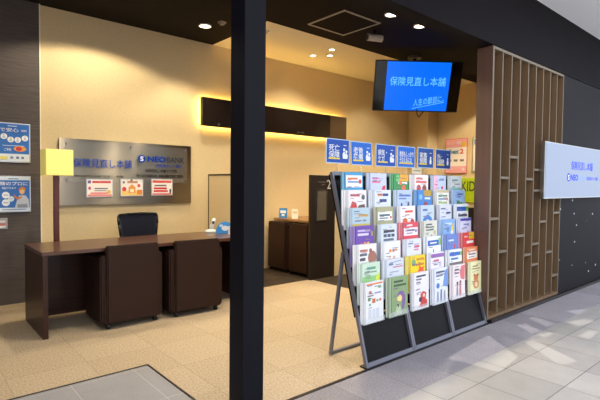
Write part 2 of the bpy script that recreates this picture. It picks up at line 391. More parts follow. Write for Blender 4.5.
for i in range(5):
    a = 2*PI*i/5+.3; e = (.27*math.cos(a), -.06+.25*math.sin(a), .065)
    l = obj('base_arm', bar(bmesh.new(), (0, -.06, .10), e, .04, .025, up=(0, 0, 1)), black_plastic, oc)
    obj('caster', cyl(bmesh.new(), (e[0]-.015, e[1], .03), (e[0]+.015, e[1], .03), .03, n=14), black_plastic, l)

# phone, egg-shaped leaflet, card
ph = thing('cordless_phone', 'white cordless phone standing in its charger on the desk', 'phone', (2.76, 4.80, .72), R(-25))
bm = loft(bmesh.new(), [[(x*.075, y*.055, 0) for x, y in disc_pts(0, 0, 1)], [(x*.075, y*.055, .018) for x, y in disc_pts(0, 0, 1)], [(x*.04, y*.035, .034) for x, y in disc_pts(0, 0, 1)]])
obj('charger', bm, white_paint, ph, True)
bm = bmesh.new(); bar(bm, (0, 0, .03), (.04, .02, .165), .042, .026); bmesh.ops.bevel(bm, geom=list(bm.edges), offset=.008, segments=2, affect='EDGES')
hs = obj('handset', bm, white_paint, ph, True)
obj('display', bar(bmesh.new(), (.022, -.004, .10), (.030, 0, .132), .03, .012), black_plastic, hs)
lf = thing('arched_leaflet', 'blue arched leaflet holder on the desk beside white phone', 'leaflet', (2.83, 4.60, .72), R(-35))
arch = [(.105*math.cos(a), .02+.115*math.sin(a)) for a in [PI*i/14 for i in range(15)]]
obj('board', prism(bmesh.new(), [(-.105, 0)]+arch[::-1]+[(.105, 0)], 0, .03), mat('leaflet_blue', (60, 150, 222), .5), lf)
decal('print', disc_pts(.0, .06, .04, .03), flat((232, 240, 246)), lf, 0)
decal('print', disc_pts(-.045, .09, .022, .016), flat((205, 230, 245)), lf, 0)
cd = thing('table_card', 'small white printed card standing before the blue leaflet holder', 'card', (2.855, 4.44, .72), R(-40))
bm = bmesh.new(); prism(bm, [(-.07, 0), (.07, 0), (.07, .095), (-.07, .095)], 0, .006); obj('card', bm, white_paint, cd)
obj('foot', B(-.05, .05, .006, .05, 0, .006), clear, cd)
for i, (c, a) in enumerate((((214, 110, 110), .075), ((120, 140, 170), .05), ((190, 150, 150), .028))): decal('print', rect(-.055, a-.006, .055, a+.008), flat(c), cd, 0)

# floor lamp behind the desk
fl = thing('floor_lamp', 'floor lamp with pale yellow square shade on a dark red post', 'lamp', (1.205, 5.22, 0))
obj('base', cyl(bmesh.new(), (0, 0, 0), (0, 0, .025), .13), black_plastic, fl)
obj('post', B(-.024, .024, -.024, .024, .02, 1.42, bev=.003), mat('dark_red_wood', (98, 40, 30), .4), fl)
sh_ = obj('lamp_shade', B(-.118, .135, -.12, .12, 1.36, 1.62, bev=.006), shade_mat, fl)

# ------------------------------------------------------------------ partitions of the booths
pt = thing('booth_partition', 'low cream booth divider with dark edging at the desk end', 'partition', (3.24, 4.47, 0))
obj('panel', B(-.018, .018, .02, YB-4.47-.02, 0, 1.40), cream, pt)
obj('edge_cap', B(-.022, .022, 0, YB-4.47-.004, 1.40, 1.422), panel_brown, pt)
obj('edge_post', B(-.022, .022, 0, .02, 0, 1.40), panel_brown, pt)
obj('edge_post', B(-.022, .022, YB-4.47-.02, YB-4.47-.004, 0, 1.40), panel_brown, pt)
np_ = thing('number_panel', 'dark brown booth end panel with number and framed notice board', 'partition', (4.162, 4.604, 0))
PW = .462
obj('panel', B(0, PW, 0, .044, 0, 1.422, bev=.003), panel_brown, np_)
fr = bmesh.new()
for a in ((.10, .30, .80, .812), (.10, .30, 1.21, 1.222), (.10, .112, .812, 1.21), (.288, .30, .812, 1.21)): box(fr, a[0], a[1], -.012, 0, a[2], a[3])
nf = obj('notice_frame', fr, silver, np_)
obj('notice_board', B(.112, .288, -.006, 0, .812, 1.21), mat('notice_brown_grey', (92, 84, 72), .5), nf)
text('number', '2', mat('number_grey', (196, 190, 182), .5), np_, .295, 0, 1.235, height=.125, width=.075)
text('lettering', 'Consulting', mat('letter_grey', (150, 142, 134), .5), np_, .125, 0, 1.32, width=.14, height=.02)
text('lettering', 'BOOTH', mat('letter_grey', (150, 142, 134), .5), np_, .2, 0, 1.285, width=.065, height=.016)
struct('wall_booth', B(4.624, 6.3, 4.61, 4.66, 0, 1.42), cream)
d2_ = thing('booth_desk', 'dark wood desk with tan top in the rear booth', 'desk', (4.36, 4.665, 0))
obj('tabletop', B(0, .75, 0, 1.0, .745, .775), mat('tan_top', (150, 112, 72), .4, noise=.12, nscale=(20, 3, 20)), d2_)
obj('end_panel', B(.42, .74, .0, .03, 0, .745), wood, d2_); obj('end_panel', B(.42, .74, .96, .99, 0, .745), wood, d2_)
obj('modesty_panel', B(.50, .53, .03, .96, .05, .745), wood, d2_)
def tent(label, loc, c, rz, w=.10, h=.125, name='leaflet_stand'):
    t = thing(name, label, 'leaflet', loc, rz)
    bm = bmesh.new(); bar(bm, (0, 0, 0), (0, .03, h), w, .004, up=(0, -1, 0)); obj('leaf', bm, flat(c), t)
    bm = bmesh.new(); bar(bm, (0, .065, 0), (0, .034, h), w, .003, up=(0, -1, 0)); obj('leaf', bm, white_paint, t)
    return t
t = tent('small blue leaflet standing on the rear booth desk', (4.44, 5.54, .775), (40, 128, 205), R(-40), .125, .15)
obj('print', bar(bmesh.new(), (0, .008, .075), (0, .016, .115), .085, .005, up=(0, -1, 0)), flat((240, 244, 248)), t)
obj('print', bar(bmesh.new(), (.0, .001, .03), (0, .009, .062), .045, .005, up=(0, -1, 0)), flat((225, 238, 246)), t)
t = tent('small white leaflet standing beside the blue one in rear booth', (4.50, 5.33, .775), (236, 232, 220), R(-42), .095, .14)
obj('print', bar(bmesh.new(), (0, .01, .08), (0, .016, .11), .065, .005, up=(0, -1, 0)), flat((212, 190, 150)), t)

# ------------------------------------------------------------------ steel wall sign
st = thing('steel_wall_sign', 'large brushed steel company sign with blue lettering on the cream wall', 'sign', (1.335, 5.64, 1.03))
obj('plate', B(0, 1.605, 0, .025, 0, .755, bev=.002), steel_m, st)
obj('glass_panel', B(.055, 1.54, -.02, -.014, .27, .72), mat('sign_acrylic', (225, 232, 230), .04, alpha=.04), st)
for x in (.075, .80, 1.52):
    for z in (.295, .695):
        obj('standoff', cyl(bmesh.new(), (x, 0, z), (x, -.028, z), .010, n=14), grey_metal, st)
lb = mat('letter_blue', (4, 62, 170), .6, spec=.15); lk = mat('letter_black', (16, 15, 16), .7, spec=.1)
text('lettering', '保険見直し本舗', lb, st, .14, -.021, .435, width=.66, height=.10, bold=.03)
text('lettering', '株式会社保険見直し本舗', lk, st, .15, -.021, .325, width=.55, height=.022)
lm = obj('logo_mark', prism(bmesh.new(), disc_pts(.925, .56, .048), -.023, -.021), lb, st)
text('logo_letter', 'S', white_paint, st, .925, -.0235, .56, height=.06, width=.042, bold=.03, align='CENTER')
text('lettering', 'NEO', lb, st, 1.0, -.021, .525, width=.24, height=.072, bold=.035)
text('lettering', 'BANK', mat('letter_steel', (48, 56, 80), .7, spec=.1), st, 1.255, -.021, .525, width=.24, height=.072)
text('lettering', '住信SBIネット銀行', lb, st, 1.10, -.021, .462, width=.36, height=.042, bold=.015)
text('lettering', '保険見直し本舗プラザ店', lk, st, .97, -.021, .395, width=.42, height=.040, bold=.02)
text('lettering', '株式会社保険見直し本舗 募集代理店 営業所', lk, st, .86, -.021, .33, width=.62, height=.040, bold=.02)
def notice(label, x0, z0, w_, h_, band, art):
    t = thing('framed_notice', label, 'notice', (x0, 5.632, z0), 0, 'framed notices on the steel sign')
    obj('frame', B(0, w_, 0, .008, 0, h_), silver, t)
    obj('paper', B(.008, w_-.008, -.001, 0, .008, h_-.008), flat((250, 240, 232)), t)
    for k, (a, c) in enumerate(art): decal('print', [(p[0]*w_, p[1]*h_) for p in a], flat(c), t, -.001)
    return t
notice('framed notice with pink border and red title, left on steel sign', 1.615, 1.118, .30, .215, None,
       [(rect(.05, .05, .95, .17), (240, 150, 140)), (rect(.22, .78, .92, .90), (214, 70, 70)), (rect(.05, .76, .17, .92), (120, 90, 160)), (rect(.3, .45, .8, .52), (120, 120, 130)), (rect(.3, .34, .75, .39), (150, 150, 150)), (disc_pts(.12, .5, .05, .09), (190, 90, 120)), (disc_pts(.84, .3, .07, .1), (230, 190, 70)), (rect(.15, .2, .8, .27), (236, 120, 120))])
notice('framed notice with orange house and red flowers, middle on steel sign', 2.0, 1.125, .285, .215, None,
       [(rect(.06, .06, .94, .34), (248, 206, 120)), ([(.35, .2), (.65, .2), (.65, .52), (.5, .7), (.35, .52)], (236, 160, 70)), (disc_pts(.17, .42, .09, .13), (220, 70, 70)), (disc_pts(.8, .62, .07, .1), (230, 90, 90)), (rect(.72, .12, .94, .38), (236, 140, 50)), (rect(.3, .76, .75, .88), (210, 150, 110)), (disc_pts(.15, .8, .05, .07), (120, 120, 120)), (rect(.42, .24, .58, .42), (250, 240, 210))])
notice('framed white notice with red header band, right on steel sign', 2.385, 1.132, .29, .215, None,
       [(rect(.06, .76, .94, .90), (226, 70, 60)), (rect(.06, .06, .94, .14), (226, 90, 80)), (rect(.15, .56, .7, .64), (120, 110, 110)), (rect(.12, .38, .72, .49), (200, 50, 50)), (rect(.12, .22, .76, .33), (210, 50, 50)), (rect(.84, .16, .92, .40), (70, 70, 80))])

# ------------------------------------------------------------------ posters on the dark cladding
def poster(label, x1, z0, w_, h_, rows):
    t = thing('acrylic_poster', label, 'poster', (x1-w_, YB-.03-.02, z0), 0, 'blue posters on the dark wall')
    obj('frame', B(-.012, w_+.012, .0, .018, -.012, h_+.012, bev=.003), silver, t)
    obj('sheet', B(0, w_, -.002, 0, 0, h_), mat('poster_blue', (44, 112, 196), .35), t)
    for kind, *a in rows:
        if kind == 'r': decal('print', rect(a[0]*w_, a[1]*h_, a[2]*w_, a[3]*h_), flat(a[4]), t, -.002)
        if kind == 'c': decal('print', disc_pts(a[0]*w_, a[1]*h_, a[2]*w_, (a[3] if len(a) > 4 else a[2]*w_/h_)*h_), flat(a[-1]), t, -.002)
        if kind == 'p': decal('picture', [(x*w_, z*h_) for x, z in a[0]], flat(a[1]), t, -.0028)
        if kind == 't': text('title', a[0], flat(a[5] if len(a) > 5 else (245, 248, 250)), t, a[1]*w_, -.006, a[2]*h_, width=a[3]*w_, height=a[4]*h_, bold=.02)
    return t
WH, LB = (248, 250, 250), (190, 208, 232)
poster('blue framed poster with row of white circles, upper one on dark wall', 1.043, 1.505, .575, .388,
       [('r', 0, 0, 1, .2, (228, 236, 244)), ('t', '来店予約で安心', .13, .78, .70, .11), ('t', '無料', .87, .80, .09, .06)]
       + [x for u, v in ((.14, .60), (.26, .64), (.38, .59), (.49, .62), (.60, .66), (.705, .58), (.815, .58), (.93, .63)) for x in (('c', u, v, .052, WH), ('r', u-.02, v-.05, u+.02, v+.01, LB), ('c', u, v+.04, .012, (226, 190, 160)))]
       + [('r', .58, .41, .92, .425, (220, 230, 244)), ('t', 'ご予約', .60, .27, .11, .08), ('c', .85, .34, .10, .075, (240, 160, 70)), ('c', .83, .34, .05, .06, (205, 60, 60)), ('r', .44, .05, .66, .13, (238, 226, 120)), ('r', .70, .07, .74, .13, (110, 140, 185)), ('r', .79, .07, .83, .13, (90, 110, 150)), ('r', .87, .07, .91, .13, (110, 120, 150)), ('r', .66, .93, .80, .95, (220, 232, 246))])
poster('blue framed poster with orange-haired cartoon person, lower one on dark wall', 1.043, .985, .575, .355,
       [('r', 0, 0, 1, .10, (225, 234, 242)), ('r', 0, .91, 1, 1, (226, 236, 244)), ('r', .66, .935, .82, .965, (100, 130, 180)), ('r', .56, .035, .94, .055, (120, 140, 180)), ('t', 'あなたの保険のプロに', .08, .75, .89, .115), ('t', '相談できます', .56, .645, .22, .065),
        ('c', .62, .47, .06, WH), ('c', .62, .25, .062, WH), ('c', .70, .36, .05, (230, 238, 248)), ('r', .585, .45, .655, .49, LB), ('r', .58, .23, .66, .27, LB), ('r', .67, .35, .72, .375, LB),
        ('p', [(.76, .10), (.99, .10), (.98, .34), (.93, .46), (.83, .46), (.79, .30)], (206, 210, 216)), ('p', disc_pts(.875, .575, .042, .085), (240, 196, 140)), ('p', [(.825, .58), (.825, .66), (.87, .72), (.925, .69), (.935, .60), (.915, .62), (.88, .64), (.845, .62)], (224, 140, 50)), ('p', [(.74, .50), (.80, .40), (.88, .44), (.86, .38), (.80, .33), (.75, .42)], (216, 130, 60)), ('p', [(.80, .10), (.96, .10), (.96, .2), (.80, .2)], (150, 158, 172))])
ic = thing('wall_switch', 'small grey switch plate on the dark wall below posters', 'switch', (.73, YB-.042, .80))
obj('plate', B(0, .11, 0, .012, 0, .115, bev=.003), mat('switch_grey', (170, 165, 165), .5), ic)
for z, c in ((.075, (225, 220, 216)), (.045, (205, 120, 110)), (.02, (235, 235, 235))): decal('button', rect(.02, z-.008, .09, z+.014), flat(c), ic, 0, .004)

# ------------------------------------------------------------------ backlit wall cabinet
cb = thing('wall_cabinet', 'long dark wall cabinet glowing warm around its edges on back wall', 'cabinet', (3.065, 5.565, 2.068))
CW, CH, CDp = 2.775, .383, .065
gloss = mat('dark_gloss_door', (40, 30, 25), .22, coat=.3)
obj('carcass', B(.002, CW-.002, .012, CDp, .002, CH-.002), panel_brown, cb)
for a, b in ((0, 1.19), (1.194, 2.385)): obj('door', B(a, b, 0, .012, 0, CH), gloss, cb)
obj('end_panel', B(2.389, CW, .0, .012, 0, CH), mat('end_panel_lit_brown', (96, 72, 46), .5), cb)  # lighter brown paints the glow on this end into the colour
obj('lock', cyl(bmesh.new(), (.25, 0, .035), (.25, -.006, .035), .018, n=12), silver, cb)
obj('lock', B(1.66, 1.80, -.004, 0, .035, .05), silver, cb)
bm = bmesh.new()
for a in ((.02, CW-.02, CH-.035, CH-.02), (.02, CW-.02, .02, .035), (.02, .035, .035, CH-.035), (CW-.035, CW-.02, .035, CH-.035)): box(bm, a[0], a[1], CDp+.012, CDp+.03, a[2], a[3])
obj('glow_strip', bm, led, cb)
obj('wall_bracket', B(.3, CW-.3, CDp, YB-5.565, .12, .25), panel_brown, cb)

# ------------------------------------------------------------------ right wall: posters, kids sign
def wall_thing(name, label, cat, y0, z0, group=None): return thing(name, label, cat, (XR-.02, y0, z0), R(-90), group)
pk = wall_thing('framed_poster', 'pink and white framed poster on the right cream wall', 'poster', 5.02, 1.53)
obj('frame', B(0, .465, 0, .018, 0, .67, bev=.003), mat('rose_frame', (206, 120, 96), .5), pk)
obj('sheet', B(.014, .451, -.002, 0, .014, .656), flat((250, 240, 230)), pk)
decal('print', rect(.014, .50, .451, .656), flat((248, 176, 180)), pk, -.002); decal('print', rect(.014, .014, .451, .14), flat((248, 178, 182)), pk, -.002)
decal('print', disc_pts(.39, .55, .05), flat((244, 196, 60)), pk, -.0028)
text('title', 'セミナー開催', flat((252, 236, 230)), pk, .05, -.0028, .555, width=.30, height=.06, bold=.02)
text('title', 'Event', flat((52, 120, 160)), pk, .09, -.002, .375, width=.20, height=.09, bold=.03)
text('title', '2', flat((226, 70, 50)), pk, .31, -.002, .375, width=.08, height=.09, bold=.03)
for x in (.06, .19, .32): decal('print', rect(x, .23, x+.08, .27), flat((140, 120, 110)), pk, -.002)
decal('print', disc_pts(.39, .08, .03), flat((250, 220, 220)), pk, -.0028)
p2 = wall_thing('framed_poster', 'pale framed poster half hidden behind the slat screen', 'poster', 4.45, 1.56)
obj('frame', B(0, .45, 0, .018, 0, .64), silver, p2); obj('sheet', B(.014, .436, -.002, 0, .014, .626), flat((236, 232, 222)), p2)
decal('print', rect(.03, .5, .42, .6), flat((120, 160, 200)), p2, -.002)
kd = wall_thing('kids_corner_sign', 'lime green wall sign with dark kids lettering behind the racks', 'sign', 4.873, .99)
obj('board', B(0, 1.25, 0, .015, 0, .455), mat('lime_green', (186, 214, 20), .5), kd)
decal('print', [(0, 0), (.10, 0), (.14, .2), (.10, .455), (0, .455)], flat((120, 176, 40)), kd, 0)
text('lettering', 'KIDS SPACE', flat((70, 70, 50)), kd, .215, 0, .205, width=.92, height=.19, bold=.01)
kc = thing('low_cabinet', 'black low cabinet under the lime green sign', 'cabinet', (7.84, 4.52, 0), R(-90))
obj('body', B(0, .8, 0, .2, .03, .90, bev=.004), black_plastic, kc); obj('plinth', B(.02, .78, .02, .19, 0, .03), black_plastic, kc)
for a in (.01, .405): 
    o = obj('door', B(a, a+.385, -.016, 0, .05, .88), black_plastic, kc); obj('handle', B(a+.18, a+.2, -.03, -.016, .5, .6), silver, o)

# ------------------------------------------------------------------ hanging television
tv = thing('hanging_television', 'black flat television hung from the ceiling showing a blue title screen', 'television', (5.66, 4.001, 2.718), R(-41.3))
tilt = R(18.3)
TR = Matrix.Rotation(tilt, 4, 'X') @ Matrix.Rotation(R(.8), 4, 'Y')
W2, H2 = .62, .3565
def tvp(o): o.data.transform(TR); return o
tvp(obj('casing', B(-W2, W2, .004, .06, -H2, H2, bev=.004), black_plastic, tv))
scr = tvp(obj('screen', B(-W2+.012, W2-.012, 0, .004, -H2+.016, H2-.012), mat('screen_black', (8, 8, 12), .12), tv))
pic = tvp(obj('picture', B(-W2+.165, W2-.165, -.0012, 0, -H2+.016, H2-.014), mat('screen_blue', (0, 40, 120), .3, emit=((0, 112, 255), 1.0)), scr))
lt_ = mat('screen_light_blue', (60, 150, 255), .3, emit=((110, 205, 255), 1.0))
tvp(text('lettering', '保険見直し本舗', lt_, scr, -.40, -.0013, .01, width=.80, height=.125, bold=.002))
tvp(text('lettering', '人生の節目に。', lt_, scr, -.03, -.0013, -.28, width=.44, height=.10, bold=.002, rot=R(9), shear=.2))
tvp(obj('underline', prism(bmesh.new(), [(-.05, -.31), (.41, -.21), (.41, -.217), (-.05, -.318)], -.002, -.0012), lt_, scr))
tvp(obj('mount_plate', B(-.12, .12, .06, .085, -.12, .14), black_plastic, tv))
obj('mount_arm', bar(bmesh.new(), (0, .085, .02), (0, .19, .14), .05, .03), black_plastic, tv)
obj('pole', cyl(bmesh.new(), (0, .19, .10), (0, .19, CZ-2.718-.02), .026), black_plastic, tv)
obj('ceiling_flange', cyl(bmesh.new(), (0, .19, CZ-2.718-.035), (0, .19, CZ-2.718), .10, n=24), mat('flange_grey', (90, 86, 84), .5), tv)
bm = bmesh.new(); pts = [(.02, .09, -.30), (.03, .12, -.37), (.06, .13, -.42), (.09, .12, -.38), (.12, .10, -.34)]
for a, b in zip(pts, pts[1:]): cyl(bm, a, b, .007, n=8)
obj('cable', bm, black_plastic, tv, True)

# ------------------------------------------------------------------ ceiling fittings
def downlight(label, x, y, e, r=.062, size=105, blend=.5, lit=True):
    t = thing('ceiling_downlight', label, 'downlight', (x, y, CZ-.012), 0, 'ceiling downlights')
    obj('trim_ring', ring(bmesh.new(), (0, 0), r, r+.016, 0, .012), white_paint, t)
    obj('lens', cyl(bmesh.new(), (0, 0, .006), (0, 0, .0115), r, n=24), lamp_glow, t)
    d = bpy.data.lights.new('downlight_beam', 'SPOT'); o = bpy.data.objects.new('downlight_beam', d); COL.objects.link(o)
    d.energy = e; d.color = WARM; d.spot_size = R(size); d.spot_blend = blend; d.shadow_soft_size = .045
    o.location = (0, 0, -.01); o.parent = t
    return t
downlight('round ceiling downlight next to square hatch, left of the front pair', 4.164, 3.302, 110)
downlight('round ceiling downlight in front of hanging television, right of front pair', 4.711, 3.308, 110)
downlight('round ceiling downlight at the corner of the dark ceiling near the post', 2.812, 5.05, 75)
for x, y, e, sz in ((1.66, 4.81, 105, 142), (1.9, 3.3, 90, 128), (2.86, 3.3, 110, 128), (.3, 3.5, 60, 120), (6.6, 3.3, 150, 125), (7.3, 3.6, 150, 130)):  # unseen lamps added to light floor and walls; the first follows the desk shadow
    downlight('unseen round warm downlight in the dark ceiling outside the picture', x, y, e, size=sz, blend=.2)
for (x, y), l in (((4.629, 5.107), 'small downlight in cream ceiling, back left of the three'), ((4.812, 4.937), 'small downlight in cream ceiling, right of the three'), ((4.62, 4.702), 'small downlight in cream ceiling, nearest of the three'), ((6.4, 4.95), 'unseen small downlight added in cream ceiling behind the television'), ((5.9, 4.75), 'unseen small downlight added in cream ceiling behind left edge of television')):
    downlight(l, x, y, 32, r=.04, size=120)  # the last two are unseen, added to brighten the right wall
sp = thing('smoke_detector', 'small round grey ceiling sensor beside the corner downlight', 'sensor', (2.901, 4.805, CZ))
obj('base', cyl(bmesh.new(), (0, 0, -.012), (0, 0, 0), .05, n=24), mat('sensor_grey', (150, 140, 130), .5), sp); obj('dome', cyl(bmesh.new(), (0, 0, -.032), (0, 0, -.012), .026, .038, n=20), mat('sensor_grey', (150, 140, 130), .5), sp)
sp = thing('sprinkler_head', 'small dark sprinkler in the cream ceiling near the post', 'sprinkler', (3.477, 4.70, CZ))
obj('plate', cyl(bmesh.new(), (0, 0, -.008), (0, 0, 0), .035, n=20), chrome, sp); obj('head', cyl(bmesh.new(), (0, 0, -.035), (0, 0, -.008), .012, n=12), chrome, sp)
ht = thing('ceiling_hatch', 'square ceiling hatch with grey metal frame in the dark ceiling', 'hatch', (3.99, 3.865, CZ-.004))
bm = bmesh.new(); q = .305
for a in ((-q, q, -q, -q+.022), (-q, q, q-.022, q), (-q, -q+.022, -q+.022, q-.022), (q-.022, q, -q+.022, q-.022)): box(bm, a[0], a[1], a[2], a[3], -.006, .004)
obj('frame', bm, mat('hatch_alu', (168, 160, 154), .45), ht); obj('panel', B(-q+.022, q-.022, -q+.022, q-.022, -.001, .004), dark_ceiling, ht)
pj = thing('spotlight', 'grey cylindrical spotlight on the ceiling beside the square hatch', 'spotlight', (4.47, 3.80, CZ), R(-22))
obj('mount', cyl(bmesh.new(), (0, 0, -.05), (0, 0, 0), .018), black_plastic, pj)
obj('barrel', cyl(bmesh.new(), (-.10, 0, -.085), (.10, 0, -.085), .042, n=24), mat('spot_grey', (205, 200, 196), .45), pj, False)
obj('lens', cyl(bmesh.new(), (-.103, 0, -.085), (-.10, 0, -.085), .036, n=24), black_plastic, pj)

# ------------------------------------------------------------------ brochure racks
TL = .2714                                            # slope of the rack front
RX = [2.458, 3.028, 3.598, 4.166]
C0, CP = 2.602, .2885
RY = 2.122
ZT = [1.392-.133*i for i in range(7)]
LEAN = .026
def top_pos(r): return RY+TL*ZT[r]-.10
BH = .297
NB, BT = 5, .0054
for k, where in enumerate(('left of the three, nearest the dark post', 'middle of the three side by side', 'right of the three, against the slat screen')):
    x0, x1 = RX[k]+.001, RX[k+1]-.001; wd = x1-x0
    t = thing('brochure_rack', 'grey metal brochure rack, '+where, 'rack', (x0, RY, 0), 0, 'brochure racks in a row')
    P = lambda x, z, dy=0: (x, TL*z+dy, z)
    for x in (.010, wd-.010): obj('front_upright', bar(bmesh.new(), P(x, .006), P(x, 1.392), .017, .026), grey_metal, t)
    obj('bottom_rail', bar(bmesh.new(), P(.023, .022), P(wd-.023, .022), .03, .022, up=(0, -1, .27)), grey_metal, t)
    obj('top_rail', bar(bmesh.new(), P(.023, 1.382), P(wd-.023, 1.382), .03, .02, up=(0, -1, .27)), grey_metal, t)
    obj('kick_panel', bar(bmesh.new(), P(wd/2, .03, .012), P(wd/2, .335, .012), wd-.044, .01), rack_dark, t)
    obj('back_panel', bar(bmesh.new(), P(wd/2, .335, .045), P(wd/2, 1.375, .045), wd-.044, .008), rack_dark, t)
    obj('plinth', B(0, wd, -.02, .06, 0, .010), black_plastic, t)
    for x in (.012, wd-.012): obj('back_leg', bar(bmesh.new(), (x, TL*.80+.03, .80), (x, .366, .006), .022, .022), grey_metal, t)
    obj('back_foot_rail', B(.023, wd-.023, .355, .377, 0, .022), grey_metal, t)
    for r in range(7):
        for c in range(2):
            X = C0+CP*(2*k+c)-x0; zb = ZT[r]-BH*math.cos(math.atan(LEAN)); yb = top_pos(r)-LEAN*BH-RY
            bm = bmesh.new()
            box(bm, X-.118, X+.118, yb-.0035, yb+NB*BT+.002, zb-.004, zb-.001)
            box(bm, X-.118, X+.118, yb-.0035, yb-.0018, zb-.001, zb+.035)
            obj('pocket', bm, clear, t)
            if r == 6:
                bm = bmesh.new(); 
                for s in (-.09, .09): bar(bm, (X+s, yb+NB*BT, zb-.006), (X+s, TL*zb+.045, zb-.006), .012, .004, up=(0, 0, 1))
                obj('pocket_bracket', bm, grey_metal, t)

W_, K_ = (246, 246, 248), (60, 58, 66)
PB = (205, 218, 240)
